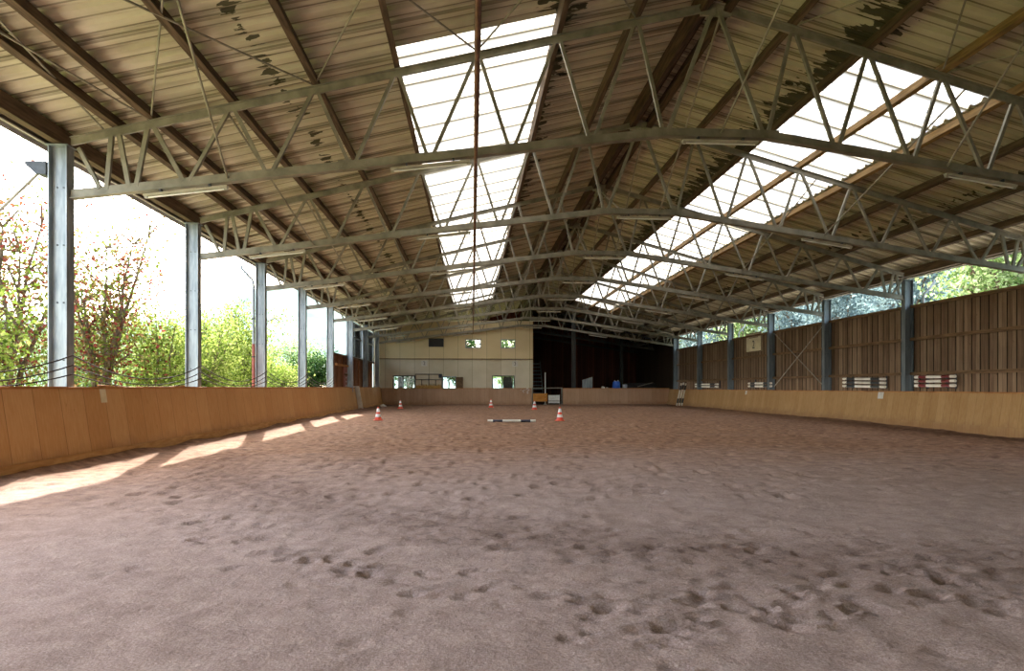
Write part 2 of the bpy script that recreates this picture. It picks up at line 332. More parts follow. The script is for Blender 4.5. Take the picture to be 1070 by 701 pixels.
tracks = [([(-4.6, 12), (-3.4, 9), (-1.5, 6.6), (.2, 5.45), (2.1, 4.6), (4.2, 4.2), (7, 4.6)], .8, 620, .036),
          ([(-4.2, 9.5), (-3.3, 6.9), (-1.8, 5.2), (-.6, 4.1), (.4, 3.4), (1.2, 3.0)], .36, 170, .045),
          ([(.6, 3.6), (2.0, 3.5), (3.4, 3.9)], .5, 100, .042),
          ([(-1, 9), (3, 7.5), (8, 7), (11, 9)], 1.4, 240, .02)]
def stamp(hx, hy, a, L, W, dep):
    i0, i1 = np.searchsorted(ys, hy - .3), np.searchsorted(ys, hy + .3); j0, j1 = np.searchsorted(xs, hx - .3), np.searchsorted(xs, hx + .3)
    if i1 - i0 < 2 or j1 - j0 < 2: return
    dx, dy = X[i0:i1, j0:j1] - hx, Y[i0:i1, j0:j1] - hy; c, q = math.cos(a), math.sin(a)
    rr = np.sqrt(((dx * c + dy * q) / L) ** 2 + ((-dx * q + dy * c) / W) ** 2)
    Z[i0:i1, j0:j1] += -dep * np.clip(1.25 - rr, 0, 1) ** .8 + dep * .35 * np.exp(-((rr - 1.35) / .28) ** 2)
for pts, wd, num, dep in tracks:
    seg = [math.dist(a, b) for a, b in zip(pts[:-1], pts[1:])]; tot = sum(seg)
    for _ in range(num):
        t = random.random() * tot; k = 0
        while k < len(seg) - 1 and t > seg[k]: t -= seg[k]; k += 1
        (ax, ay), (bx, by) = pts[k], pts[k + 1]; q = min(1, t / seg[k]); a = math.atan2(by - ay, bx - ax)
        off = random.gauss(0, wd * .6)
        stamp(ax + (bx - ax) * q - math.sin(a) * off, ay + (by - ay) * q + math.cos(a) * off, a + random.gauss(0, .4), random.uniform(.055, .1), random.uniform(.04, .065), dep * .5 * random.uniform(.4, 1.1))
for _ in range(1500): stamp(random.uniform(-6, 14), random.uniform(7, 24), random.uniform(0, 3), random.uniform(.08, .14), random.uniform(.06, .1), random.uniform(.015, .045))
for _ in range(40): stamp(random.uniform(-3, 5), random.uniform(2.6, 5), random.uniform(0, 3), .09, .07, random.uniform(.008, .02))
Z = Zb + np.clip(Z - Zb, -.034, .018)
Z += .10 * np.exp(-((X - FX[0]) / .22) ** 2) * vnoise(X, Y, .8, 8) + .05 * np.exp(-((X - FX[1]) / .25) ** 2) * vnoise(X, Y, .8, 9)
damp_shade = .62 * np.exp(-(plines(tracks[0][0]) / 1.0) ** 2) + .8 * np.exp(-((X - 13.6) / .8) ** 2) * np.clip((30 - Y) / 10, .25, 1) + .55 * np.exp(-((X + 5.9) / .5) ** 2)  # damp tracks and right edge; left strip is part painted board shadow
damp_shade += .35 * np.exp(-((Y - 44.6) / 1.5) ** 2) + .22 * np.clip((Y - 9) / 10, 0, 1)  # far-end strip, plus darkening for light that fades with distance
far = np.clip((np.hypot(X, Y) - 6.5 - .25 * X) / 7, 0, 1)  # distance blend into the darkened far-sand colour
nr, nc = X.shape; idx = np.arange(nr * nc).reshape(nr, nc)
F = np.stack([idx[:-1, :-1], idx[:-1, 1:], idx[1:, 1:], idx[1:, :-1]], -1).reshape(-1, 4)
def fast_mesh(name, V, F, mat):
    me = bpy.data.meshes.new(name); k = F.shape[1]
    me.vertices.add(len(V)); me.vertices.foreach_set('co', np.ascontiguousarray(V, dtype=np.float32).ravel())
    me.loops.add(F.size); me.loops.foreach_set('vertex_index', F.astype(np.int32).ravel())
    me.polygons.add(len(F)); me.polygons.foreach_set('loop_start', np.arange(0, F.size, k, dtype=np.int32)); me.update(calc_edges=True)
    me.materials.append(M[mat]); o = bpy.data.objects.new(name, me); COL.objects.link(o); return o
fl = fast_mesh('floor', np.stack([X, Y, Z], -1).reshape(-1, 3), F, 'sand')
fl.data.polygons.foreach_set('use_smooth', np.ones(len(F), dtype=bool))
for nm, arr in (('damp_shade', damp_shade), ('far', far)):
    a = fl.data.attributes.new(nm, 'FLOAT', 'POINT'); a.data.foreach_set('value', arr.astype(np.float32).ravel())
struct(fl)
# yard floor of the bay behind, and the ground outside
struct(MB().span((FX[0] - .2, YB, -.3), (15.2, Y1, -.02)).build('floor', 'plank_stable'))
def terrain(name, x0, x1, y0, y1, n, m, fz, mat):
    xs_, ys_ = np.linspace(x0, x1, n), np.linspace(y0, y1, m); A, B = np.meshgrid(xs_, ys_); C = fz(A, B)
    i = np.arange(n * m).reshape(m, n); f = np.stack([i[:-1, :-1], i[:-1, 1:], i[1:, 1:], i[1:, :-1]], -1).reshape(-1, 4)
    o = fast_mesh(name, np.stack([A, B, C], -1).reshape(-1, 3), f, mat); o.data.polygons.foreach_set('use_smooth', np.ones(len(f), dtype=bool)); return struct(o)
terrain('ground', -90, -6.8, -30, 140, 60, 60, lambda a, b: -.25 + (vnoise(a, b, .15, 21) - .5) * .5 - .012 * np.clip(-a - 10, 0, 99), 'grass')
terrain('ground', -6.8, 15.2, 58.05, 140, 24, 60, lambda a, b: -.2 + (vnoise(a, b, .15, 22) - .5) * .3, 'grass')
terrain('ground', 15.35, 90, -30, 140, 60, 70, lambda a, b: -.2 + .9 * np.clip(a - 22, 0, 60) * np.clip((130 - b) / 60, 0, 1) + (vnoise(a, b, .3, 23) - .5) * 2.0 * np.clip((a - 20.5) / 6, 0, 1) + (vnoise(a, b, 1.1, 24) - .5) * 1.2 * np.clip((a - 20.5) / 6, 0, 1), 'forest')
M['bounce_pale'] = mottled('pale_bounce', lin(196, 188, 168), lin(222, 214, 196), 3, .9, 0, .3, .1)  # pale surface for the added light-bouncing strips
struct(MB().span((-9.4, -14, -.4), (-6.95, Y1 + 2, .0)).build('bounce_strip', 'bounce_pale'))  # unseen strip added to bounce sunlight up to the left eave
struct(MB().span((15.4, -14, -.4), (20.5, Y1 + 2, .02)).build('bounce_strip', 'bounce_pale'))  # matching unseen strip added to brighten the right eave
terrain('hill', -420, 60, 250, 520, 50, 40, lambda a, b: -12 + 70 * np.exp(-((a + 90) / 110) ** 2 - ((b - 400) / 120) ** 2) + 52 * np.exp(-((a + 300) / 120) ** 2 - ((b - 420) / 120) ** 2) + (vnoise(a, b, .06, 25) - .5) * 10, 'hill')

# ------------------------------------------------------------------ structure: roof sheets and rooflights
PITCH = 1 / 3
def sheet_strip(mb, xa, xb, ya, yb):
    """trapezoid-profile sheeting, ribs running down the slope, seen from below; every fourth rib is a lap"""
    n = max(1, int(round((yb - ya) / PITCH))); prof = []
    for k in range(n):
        y = ya + (yb - ya) * k / n; p = (yb - ya) / n
        prof += [(y, 0), (y + p * .52, 0), (y + p * .62, .06), (y + p * .9, .06)]
    prof.append((yb, 0))
    b = len(mb.v); m = len(prof)
    for x in (xa, xb): mb.v += [(x, y, sheet(x) + z) for y, z in prof]
    for i in range(m - 1): mb.f.append((b + i, b + i + 1, b + m + i + 1, b + m + i))
def lap(mb, xa, xb, y):
    n = b = len(mb.v)
    for x in (xa, xb): mb.v += [(x, y - .03, sheet(x) - .003), (x, y + .07, sheet(x) - .014)]
    mb.f.append((b, b + 1, b + 3, b + 2))
NU = [1.42, 2.8, 4.19, 5.57, 6.94, 8.32, 9.63, 10.2]        # top nodes, offset from the ridge
sk = {'l': (XA - 5.57, XA - 2.86, 10.6667, 44.6667), 'r': (XA + 2.86, XA + 5.5, 11.3333, 44.6667)}
def slope_sheets(xe, sk_):
    x0, x1, ya, yb = sk_; mb = MB(); xo, xi = (xe, XA)
    lo, hi = (x0, x1) if xe < XA else (x1, x0)
    sheet_strip(mb, xe, lo, Y0, Y1); sheet_strip(mb, lo, hi, Y0, ya); sheet_strip(mb, lo, hi, yb, Y1); sheet_strip(mb, hi, XA, Y0, Y1)
    y = Y0 + 1
    while y < Y1:
        for a, b in ((xe, lo), (hi, XA)): lap(mb, a, b, y)
        y += 1.0
    return struct(mb.build('ceiling', 'roof'))
slope_sheets(-7.32, sk['l']); slope_sheets(15.55, sk['r'])
for n, k in enumerate('lr'):
    x0, x1, ya, yb = sk[k]; mb = MB(); sheet_strip(mb, x0, x1, ya, yb); y = math.ceil(ya)
    while y < yb: lap(mb, x0, x1, y + .02); y += 1.0
    struct(mb.build('window_%d' % (n + 1), 'rooflight'))

# ------------------------------------------------------------------ structure: walls
def plank_wall(mb, axis, a0, a1, width, c, z0, z1, th=.025):
    n = int((a1 - a0) / width)
    for k in range(n):
        a = a0 + k * width; t = th + (k % 2) * .012; zt = z1(a) if callable(z1) else z1
        if axis == 1: mb.span((c, a + .003, z0), (c + math.copysign(t, th), a + width - .003, zt))
        else: mb.span((a + .003, c, z0), (a + width - .003, c + t, zt))
mb = MB()
n = int((YB - Y0) / .16)
for k in range(n):
    a = math.floor(Y0 / .16) * .16 + k * .16; t = .022 + .014 * (k % 2)
    mb.span((15.16, a + .002, -.2), (15.16 - t, a + .158, 4.0))
struct(mb.build('wall_right', 'plank_right'))
struct(MB().span((15.12, YB, -.2), (15.2, Y1, 5.03)).build('wall_right', 'plank_stable'))
struct(MB().span((15.02, Y0, 3.97), (15.2, YB, 4.07)).build('trim_1', 'beam'))
for k, z in enumerate((2.9, 1.72)):
    struct(MB().span((15.0, Y0, z - .05), (15.12, YB, z + .05)).build('trim_%d' % (k + 2), 'beam'))
struct(MB().span((-7.3, Y0 - .1, -.2), (15.3, Y0, 8.2)).build('wall_front', 'panel'))
# pale back wall with openings (x0,x1,z0,z1)
holes = [(-5.64, -4.14, 1.1, 2.05), (-2.1, -1.2, 1.1, 2.0), (1.49, 3.01, 1.1, 2.06), (-.45, .59, 4.14, 4.68), (2.11, 3.08, 4.14, 4.69)]
def wall_with_holes(mb, xa, xb, za, ztop, y, th, holes):
    xs_ = sorted({xa, xb, -.6, *[h for q in holes for h in q[:2]]}); zs_ = sorted({za, *[h for q in holes for h in q[2:]]})
    for i in range(len(xs_) - 1):
        x0, x1 = xs_[i], xs_[i + 1]; xm = (x0 + x1) / 2
        for j in range(len(zs_)):
            z0 = zs_[j]; z1 = zs_[j + 1] if j + 1 < len(zs_) else None
            if z1 is not None:
                if any(q[0] < xm < q[1] and q[2] < (z0 + z1) / 2 < q[3] for q in holes): continue
                mb.span((x0, y, z0), (x1, y + th, z1))
            else:
                za_, zb_ = ztop(x0 + 1e-4), ztop(x1 - 1e-4)
                mb.add([(x0, y, z0), (x1, y, z0), (x1, y, zb_), (x0, y, za_), (x0, y + th, z0), (x1, y + th, z0), (x1, y + th, zb_), (x0, y + th, za_)],
                       [(0, 1, 2, 3), (5, 4, 7, 6), (3, 2, 6, 7), (0, 3, 7, 4), (1, 5, 6, 2)])
mb = MB(); wall_with_holes(mb, -7.0, DW, -.1, lambda x: min(6.08, top(x) + .1), YB + .2, .1, holes); struct(mb.build('wall_back', 'panel'))
struct(MB().span((-6.9, YB + .14, 3.27), (DW, YB + .2, 3.33)).build('trim_4', 'beam'))
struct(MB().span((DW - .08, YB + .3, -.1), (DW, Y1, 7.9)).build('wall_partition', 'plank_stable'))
def gable(name, pts, mat):
    n = len(pts); return struct(MB().add([(x, y, z) for y in (Y1 - .12, Y1 - .04) for x, z in pts], [tuple(range(n)), tuple(range(2 * n - 1, n - 1, -1))] + [(i, (i + 1) % n, n + (i + 1) % n, n + i) for i in range(n)]).build(name, mat))
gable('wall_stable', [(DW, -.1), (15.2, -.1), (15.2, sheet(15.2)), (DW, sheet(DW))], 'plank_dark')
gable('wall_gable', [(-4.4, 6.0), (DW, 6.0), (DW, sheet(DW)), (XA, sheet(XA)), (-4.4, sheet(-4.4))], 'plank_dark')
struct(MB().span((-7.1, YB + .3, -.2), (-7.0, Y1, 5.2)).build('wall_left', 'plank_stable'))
# far left plank wall with a window band above
mb = MB(); plank_wall(mb, 1, 32.5, YB, .2, -7.1, -.2, 2.96, -.025)
for y in np.arange(32.6, YB, 1.25): mb.span((-7.1, y, -.2), (-7.02, y + .08, 2.96))
struct(mb.build('wall_left', 'plank_left'))
struct(MB().span((-7.12, 32.5, 2.94), (-6.96, YB, 3.02)).build('trim_5', 'beam'))
nw = 3
for a in (TY(6), TY(7)):
    f_ = MB(); ya, yb = a + .16, a + 4.84
    f_.span((-7.06, ya, 3.02), (-6.98, ya + .07, 5.1)); f_.span((-7.06, yb - .07, 3.02), (-6.98, yb, 5.1)); f_.span((-7.06, a + 2.46, 3.02), (-6.98, a + 2.54, 5.1))
    f_.span((-7.06, ya, 4.18), (-6.98, yb, 4.25)); f_.span((-7.06, ya, 5.04), (-6.98, yb, 5.1)); f_.span((-7.06, ya, 3.02), (-6.98, yb, 3.07))
    fo = struct(f_.build('window_%d' % nw, 'post')); MB().span((-7.03, ya, 3.05), (-7.02, yb, 5.06)).build('pane', 'glass', fo); nw += 1
for k, (x0, x1, z0, z1) in enumerate(holes):
    f_ = MB(); y = YB + .17
    for a, b in (((x0 - .05, z0), (x0 + .02, z1)), ((x1 - .02, z0), (x1 + .05, z1)), ((x0 - .05, z1 - .02), (x1 + .05, z1 + .05)), ((x0 - .05, z0 - .05), (x1 + .05, z0 + .02))): f_.span((a[0], y, a[1]), (b[0], y + .09, b[1]))
    for q in ((.45,) if z0 < 2 else ()): xm = x0 + (x1 - x0) * q; f_.span((xm - .04, y + .02, z0), (xm + .04, y + .08, z1))
    fo = struct(f_.build('window_%d' % nw, 'dark' if k in (0, 2) else 'post')); nw += 1
    MB().span((x0, y + .05, z0), (x1, y + .06, z1)).build('pane', 'glass', fo)
    if k == 2: MB().span((x0 + .75, y + .1, z0), (x1 - .05, y + .13, z1 - .05)).build('dark_backing', 'dark', fo)  # dark sheet added behind the glass so the pane looks unlit
    if k == 0: MB().span((x0 + .3, y + .1, z0), (x0 + .62, y + .13, z1 - .05)).build('dark_strip', 'dark', fo)  # dark sheet behind the left part of the pane
d_ = struct(MB().span((-1.17, YB + .13, 1.0), (-.66, YB + .2, 2.0)).build('door_1', 'beam'))

# ------------------------------------------------------------------ kickboards (timber boards round the sand)
def kick(name, label, side, y0, y1, zt, mat):
    t = thing(name, label, 'kickboard', (0, 0, 0), 0, 'kickboards round the arena')
    fx = FX[0] if side < 0 else FX[1]; tx = fx + side * .2
    prof = [(fx, -.15), (tx, zt), (tx + side * .05, zt), (fx + side * .05, -.15)]
    b = MB(); b.add([(x, y, z) for y in (y0, y1) for x, z in prof], [(0, 1, 2, 3), (7, 6, 5, 4)] + [(i, (i + 1) % 4, 4 + (i + 1) % 4, 4 + i) for i in range(4)]); b.build('board_panel', mat, t)
    b = MB(); n = int((y1 - y0) / 2.4) + 1
    for k in range(n):
        ya, yb = y0 + (y1 - y0) * k / n, y0 + (y1 - y0) * (k + 1) / n
        xa, xb = sorted((tx - side * .015, tx + side * .11)); dz = random.uniform(-.006, .006); b.span((xa, ya + .004, zt - .01 + dz), (xb, yb - .004, zt + .028 + dz))
    b.build('cap_rail', 'cap', t, bevel=.006)
    xa, xb = sorted((fx + side * .0 - side * .015, fx + side * .05)); b = MB()
    b.add([(x, y, z) for y in (y0, y1) for x, z in [(fx - side * .03, -.12), (fx + side * .016 - side * .02, .17), (fx + side * .04, .17), (fx + side * .04, -.12)]], [(0, 1, 2, 3), (7, 6, 5, 4)] + [(i, (i + 1) % 4, 4 + (i + 1) % 4, 4 + i) for i in range(4)])
    b.build('foot_strip', 'strip' if side < 0 else mat, t); return t
kick('kickboard', 'long orange-brown timber kickboard below the open left side', -1, Y0, 34.6, 1.235, 'board_left')
kick('kickboard', 'short far orange kickboard in the left corner, past the pale gate edge', -1, 37.0, YB + .02, 1.235, 'board_left')
kick('kickboard', 'long ochre timber kickboard along the right plank wall', 1, Y0, YB + .02, 1.09, 'board_right')
def kick_back(label, x0, x1):
    t = thing('kickboard', label, 'kickboard', (0, 0, 0), 0, 'kickboards round the arena'); b = MB()
    y = YB + .02; prof = [(y, -.12), (y + .1, 1.17), (y + .13, 1.17), (y + .08, -.12)]
    b.add([(x, p, z) for x in (x0, x1) for p, z in prof], [(0, 1, 2, 3), (7, 6, 5, 4)] + [(i, (i + 1) % 4, 4 + (i + 1) % 4, 4 + i) for i in range(4)]); b.build('board_panel', 'board_back', t)
    b = MB(); n = int((x1 - x0) / 2.4) + 1
    for k in range(n): b.span((x0 + (x1 - x0) * k / n + .004, y + .07, 1.155), (x0 + (x1 - x0) * (k + 1) / n - .004, y + .135, 1.195))
    b.build('cap_rail', 'cap', t, bevel=.005)
kick_back('brown timber kickboard across the far end, below the pale panel wall', FX[0] - .24, 4.3)
kick_back('brown timber kickboard across the far end, in front of the dark bay', 6.6, FX[1] + .22)
# gate in the left boards
t = thing('arena_gate', 'set-back orange gate section with a pale upright edge in the left kickboard', 'gate', (FX[0], 34.65, 0))
MB().add([(x, y, z) for y in (0, 2.1) for x, z in ((-.1, -.1), (-.32, 1.22), (-.37, 1.22), (-.15, -.1))], [(0, 1, 2, 3), (7, 6, 5, 4)] + [(i, (i + 1) % 4, 4 + (i + 1) % 4, 4 + i) for i in range(4)]).build('gate_panel', 'board_left', t)
o = MB().add([(x, y, z) for y in (2.12, 2.2) for x, z in ((.16, -.08), (-.1, 1.32), (-.42, 1.32), (-.2, -.08))], [(0, 1, 2, 3), (7, 6, 5, 4)] + [(i, (i + 1) % 4, 4 + (i + 1) % 4, 4 + i) for i in range(4)]).build('upright', 'pale_panel', t); o['label'] = 'pale upright gate edge'
MB().span((-.42, 0, 1.18), (-.3, 2.1, 1.24)).build('top_rail', 'cap', t)
# plank door behind the gate
t = thing('plank_door', 'reddish plank door with pale spots in the far left wall behind the gate', 'door', (-6.98, 35.0, 0))
b = MB()
for k in range(6): b.span((0, k * .19, 0), (.03, k * .19 + .18, 2.35))
b.build('door_panel', 'red_pipe', t)
MB().span((.03, .1, 1.9), (.06, 1.05, 2.0)).span((.03, .1, .4), (.06, 1.05, .5)).build('ledge', 'beam', t)
b = MB()
for k in range(4): b.box((.04, .62, 1.35 + .22 * k), (.012, .16, .09))
b.build('label_plate', 'white', t)
tag(MB().span((-7.0, 33.0, 2.38), (-6.88, 36.8, 2.48)).build('door_beam', 'cap'), 'pale horizontal timber beam above the plank door at far left', 'beam')

# ------------------------------------------------------------------ steel posts
def post(label, x, y, side, h, mat, group, dark_to=None):
    t = thing('steel_post', label, 'post', (x, y, -.2), 0, group); D, B, tf, tw = .30, .20, .02, .016
    hh = h + .2
    b = MB(); b.span((-side * D / 2 * -1 - .0, -B / 2, 0), (side * (D / 2 - tf), B / 2, hh)).build('outer_flange', mat, t)
    b = MB(); b.span((-side * D / 2, -B / 2, 0), (-side * (D / 2 - tf), B / 2, hh)); b.build('inner_flange', mat, t)
    b = MB(); b.span((-D / 2 + tf, -tw / 2, 0), (D / 2 - tf, tw / 2, hh)); wb = b.build('web', mat, t)
    if side < 0 or y < 30:
        for z in np.arange(1.9, hh, .95):
            for q in (-.05, .05): MB().tube([(q, -tw / 2 + .002, z), (q, -tw / 2 - .014, z)], .013, 6).build('bolt', 'dark', wb)
    MB().span((-D / 2 - .03, -B / 2 - .03, hh), (D / 2 + .03, B / 2 + .03, hh + .015)).build('head_plate', mat, t)
    return t
for n in range(1, 9):
    post('galvanised steel post on the open left side, %s from the viewer' % ORD[n - 1], XL, TY(n), -1, 5.22, 'post', 'left steel posts')
for n in range(3, 9):
    post('grey steel post along the right plank wall, %s from the viewer' % ORD[n - 3], XR, TY(n), 1, 4.92, 'post_dim', 'right steel posts')
post('dark steel post standing in the far bay near its left side', 7.42, YB + .35, 1, 6.6, 'post_shade', 'bay posts')
post('dark steel post standing in the far bay near its right side', 12.55, Y1 - 5, 1, 5.3, 'post_shade', 'bay posts')

# ------------------------------------------------------------------ trusses
BU = [.90, 2.2, 3.6, 5.0, 6.32, 7.7, 9.05]
def truss(name, label, y, halves=(-1, 1), mat='steel', trim=0):
    t = thing(name, label, 'roof truss', (XA, y, 0), 0, 'steel roof trusses')
    T = lambda u, s_: (s_ * u, 0, top(XA + s_ * u)); Bm = lambda u, s_: (s_ * u, 0, bot(XA + s_ * u))
    tb = MB(); bb = MB()
    for s_ in halves:
        E = 10.9 if s_ < 0 else 10.5
        st = .012
        p, q = T(trim, s_), T(E, s_)
        sd, up = (0, 1, 0), Vector((-s_ * (LS if s_ < 0 else RS) * -1 * 0, 0, 1))
        tb.extr([(-.07, .064), (-.07, .078), (.07, .078), (.07, .064), (.022, .064), (.022, -.05), (-.022, -.05), (-.022, .064)], p, q, sd, up)
        pr_ = [(-.07, -.075), (.07, -.075), (.07, -.062), (.024, -.062), (.024, .08), (-.024, .08), (-.024, -.062), (-.07, -.062)]
        bb.extr(pr_, Bm(.89, s_), Bm(E, s_), sd, (0, 0, 1))
        if trim < .8: bb.extr(pr_, Bm(trim, s_), Bm(.89, s_), sd, (0, 0, 1))
    tb.build('top_chord', mat, t); bb.build('bottom_chord', mat, t)
    bars = {}
    for s_ in halves:
        L = []
        tops = [0] + NU[:7]
        for k, bu in enumerate(BU):
            L.append((tops[k] + .05, bu - .05)); L.append((tops[k + 1] - .05, bu + .05))
        L += [(NU[6] + .05, 9.86), (NU[7] - .06, 9.98), (NU[7] + .06, 10.34)]
        if trim: L = [q for q in L if q[0] > trim and q[1] > trim]
        for tu, bu in L:
            a, b_ = Vector(T(tu, s_)), Vector(Bm(bu, s_)); a.z -= .03; b_.z += .03
            thick = .034 if 1.0 < tu < 9 else .042
            MB().bar(a, b_, .06, thick * 1.7).build('web_bar', mat, t)
        E = 10.78 if s_ < 0 else 10.46
        MB().bar((s_ * E, 0, top(XA + s_ * E) - .12), Vector(Bm(E - .34, s_)) + Vector((0, 0, .05)), .07, .06).build('end_brace', mat, t)
        if not trim:
            for u in (.89, 6.3):
                g = MB(); c_ = Bm(u, s_); sg = math.copysign(1, s_)
                g.box((c_[0], -.03, c_[2]), (.5, .012, .15))
                for i in range(6): g.box((c_[0] - .2 + .08 * i, -.04, c_[2] + (.035 if i % 2 else -.035)), (.022, .02, .022))
                g.build('splice_plate', mat, t)
            MB().box((s_ * .0 + s_ * .14, 0, top(XA) - .05), (.27, .05, .22)).build('ridge_plate', mat, t)
    return t
base = truss('roof_truss', 'grey lattice steel roof truss spanning the hall, first from the viewer', TY(1), mat='steel')
for n in range(2, 9):
    where = 'eighth, just before the pale back wall' if n == 8 else '%s from the viewer' % ORD[n - 1]
    dup(base, (XA, TY(n), 0), 'grey lattice steel roof truss spanning the hall, ' + where)
hb = truss('roof_truss', 'dim steel truss high in the dark far bay, nearer of the two', TY(9), (1,), 'post_shade', .3)
dup(hb, (XA, TY(10) , 0), 'dim steel truss high in the dark far bay, rear of the two')

# ------------------------------------------------------------------ purlins, eaves, ridge
def purlin(label, x, y0, y1, wd=.1, ht=.2, mat='purlin', name='roof_purlin'):
    z = sheet(x) - ht / 2 - .03
    sl = math.atan(LS if x < XA else -RS)
    b = MB(); m = Matrix.Rotation(-sl, 3, 'Y'); b.box((x, (y0 + y1) / 2, z), (wd, y1 - y0, ht), m)
    o = tag(b.build(name, mat), label, 'roof beam', 'timber roof purlins'); return o
lab = {7: 'first brown timber purlin up from the left eave', 6: 'second brown timber purlin up from the left eave', 5: 'third brown timber purlin up from the left eave',
       4: 'fourth brown timber purlin up from the left eave', 3: 'timber purlin along the outer edge of the left rooflight', 2: 'timber purlin under the middle of the left rooflight',
       1: 'timber purlin along the ridge-side edge of the left rooflight', 0: 'timber purlin between left rooflight and ridge'}
for k in range(8):
    u = NU[k]
    purlin(lab[k], XA - u, Y0, Y1, .07 if k == 2 else .1, .18, 'purlin')
    if k < 7: purlin(lab[k].replace('left', 'right').replace('second', 'first').replace('third', 'second').replace('fourth', 'third'), XA + u, Y0, Y1, .1, .18, 'purlin_lit' if k in (2, 3) else 'purlin')
for s_, nm in ((-1, 'left'), (1, 'right')): purlin('dark ridge beam under the roof apex, %s of the pair' % nm, XA + s_ * .24, Y0, Y1, .14, .3, 'ridge', 'ridge_beam')
struct(MB().span((XA - .1, Y0, 7.95 + .26), (XA + .1, Y1, 8.27)).build('trim_6', 'ridge'))
def eave(side):
    x = XL if side < 0 else XR; nm = 'left' if side < 0 else 'right'; z = sheet(x)
    tag(MB().box((x + side * .02, (Y0 + Y1) / 2, z - .17), (.14, Y1 - Y0, .26)).build('eave_beam', 'purlin'), 'brown timber eave beam on top of the %s posts' % nm, 'roof beam')
    xo = x + side * .44; b = MB(); pr_ = [(-.07, .06), (-.06, -.05), (-.02, -.08), (.03, -.08), (.07, -.05), (.08, .06), (.068, .06), (.06, -.04), (.02, -.068), (-.02, -.068), (-.05, -.04), (-.058, .06)]
    b.extr(pr_, (xo, Y0, sheet(xo) - .1), (xo, Y1, sheet(xo) - .1), (1, 0, 0), (0, 0, 1))
    g = tag(b.build('roof_gutter', 'gutter'), 'dark brown half-round gutter outside the %s eave' % nm, 'gutter')
    tag(MB().box((x + side * .3, (Y0 + Y1) / 2, sheet(x + side * .3) - .13), (.05, Y1 - Y0, .16)).build('fascia_board', 'gutter'), 'dark fascia board between %s eave beam and gutter' % nm, 'board')
    xc = x + side * .19; tag(MB().tube([(xc, Y0, sheet(xc) - .27), (xc, Y1 - .2, sheet(xc) - .27)], .018, 8).build('conduit_pipe', 'pale_panel'), 'thin pale conduit running along the %s eave' % nm, 'pipe')
eave(-1); eave(1)
# lengthwise water pipe under the trusses
tag(MB().tube([(.06, -2, bot(.06) - .14), (.06, YB - .1, bot(.06) - .14)], .03, 10).build('water_pipe', 'rust', None, True), 'rusty lengthwise pipe hung under the trusses below left rooflight', 'pipe')

# ------------------------------------------------------------------ fluorescent lights under the trusses
def tube_light(label, x, y):
    z = bot(x) - .1; s_ = LS if 0 else (.128 if x < XA - .9 else (-.145 if x > XA + .9 else 0))
    t = thing('fluorescent_light', label, 'ceiling light', (x, y - .02, z), 0, 'fluorescent lights under the trusses'); t.rotation_euler = (0, -math.atan(s_), 0)
    b = MB(); b.extr([(-.05, -.03), (-.03, -.065), (.03, -.065), (.05, -.03)], (-.68, 0, 0), (.68, 0, 0), (0, 1, 0), (0, 0, 1)); ho = b.build('housing', 'lamp', t)
    MB().tube([(-.62, 0, -.085), (.62, 0, -.085)], .014, 8).build('tube', 'tube', t, True)
    for q in (-.65, .65): MB().box((q, 0, -.078), (.05, .04, .04)).build('tube_holder', 'lamp', ho)
    for q in (-.4, .4): MB().box((q, 0, .0), (.03, .08, .07)).build('mounting_clip', 'dark', ho)
    return t
L0 = None
for n in range(1, 9):
    for x, nm in ((-4.78, 'leftmost of four'), (-.72, 'second from left'), (4.36, 'third from left, at the centre'), (9.18, 'rightmost of four')):
        tube_light('white fluorescent tube light under the %s truss, %s' % (ORD[n - 1], nm), x, TY(n))

# ------------------------------------------------------------------ bracing rods
def rod(label, a, b, r=.018, group='thin steel bracing rods'): return tag(MB().tube([a, b], r, 8).build('bracing_rod', 'steel_warm'), label, 'bracing rod', group)
us = [10.4, 9.63, 6.94, 4.19, 1.42]
for s_, nm in ((-1, 'left'), (1, 'right')):
    for k in range(4):
        xa, xb = XA + s_ * us[k], XA + s_ * us[k + 1]; za, zb = top(xa) + .12, top(xb) + .12
        if s_ > 0: za += 0
        rod('roof brace before the nearest truss, %s %s panel from eave, rising away' % (nm, ORD[k]), (xb, TY(0), zb), (xa, TY(1), za), .016)
        rod('roof brace before the nearest truss, %s %s panel from eave, rising nearer' % (nm, ORD[k]), (xa, TY(0), za - .02), (xb, TY(1), zb - .02), .016)
rod('steel stay slanting down to the left part of the nearest bottom chord', (-3.04, TY(0), 6.1), (-4.1, TY(1), bot(-4.1)), .018)
rod('steel stay slanting down to the middle of the nearest bottom chord', (XA, TY(0), 7.8), (4.37, TY(1), bot(4.37)), .018)
rod('steel stay slanting down to the right part of the nearest bottom chord', (7.0, TY(0), 7.1), (8.55, TY(1), bot(8.55)), .018)
for n in range(1, 8):
    rod('ridge brace between %s and %s truss, falling away' % (ORD[n - 1], ORD[n]), (XA + .1, TY(n), 7.85), (XA + .5, TY(n + 1), 5.75), .02)
    rod('ridge brace between %s and %s truss, rising away' % (ORD[n - 1], ORD[n]), (XA - .5, TY(n), 5.75), (XA - .1, TY(n + 1), 7.85), .02)
for n in (1, 2, 4):
    for x, nm in ((-4.1, 'left'), (8.9, 'right')):
        rod('%s side stay from the %s top chord to the next bottom chord' % (nm, ORD[n - 1]), (x, TY(n), top(x) - .05), (x + .2, TY(n + 1), bot(x)), .018)
y0, y1 = TY(4) + .3, TY(5) - .3
rod('wall brace rod crossing the right plank wall, rising away from viewer', (14.98, y0, 1.3), (14.98, y1, 3.9), .02)
rod('wall brace rod crossing the right plank wall, falling away from viewer', (14.95, y0, 3.9), (14.95, y1, 1.3), .02)

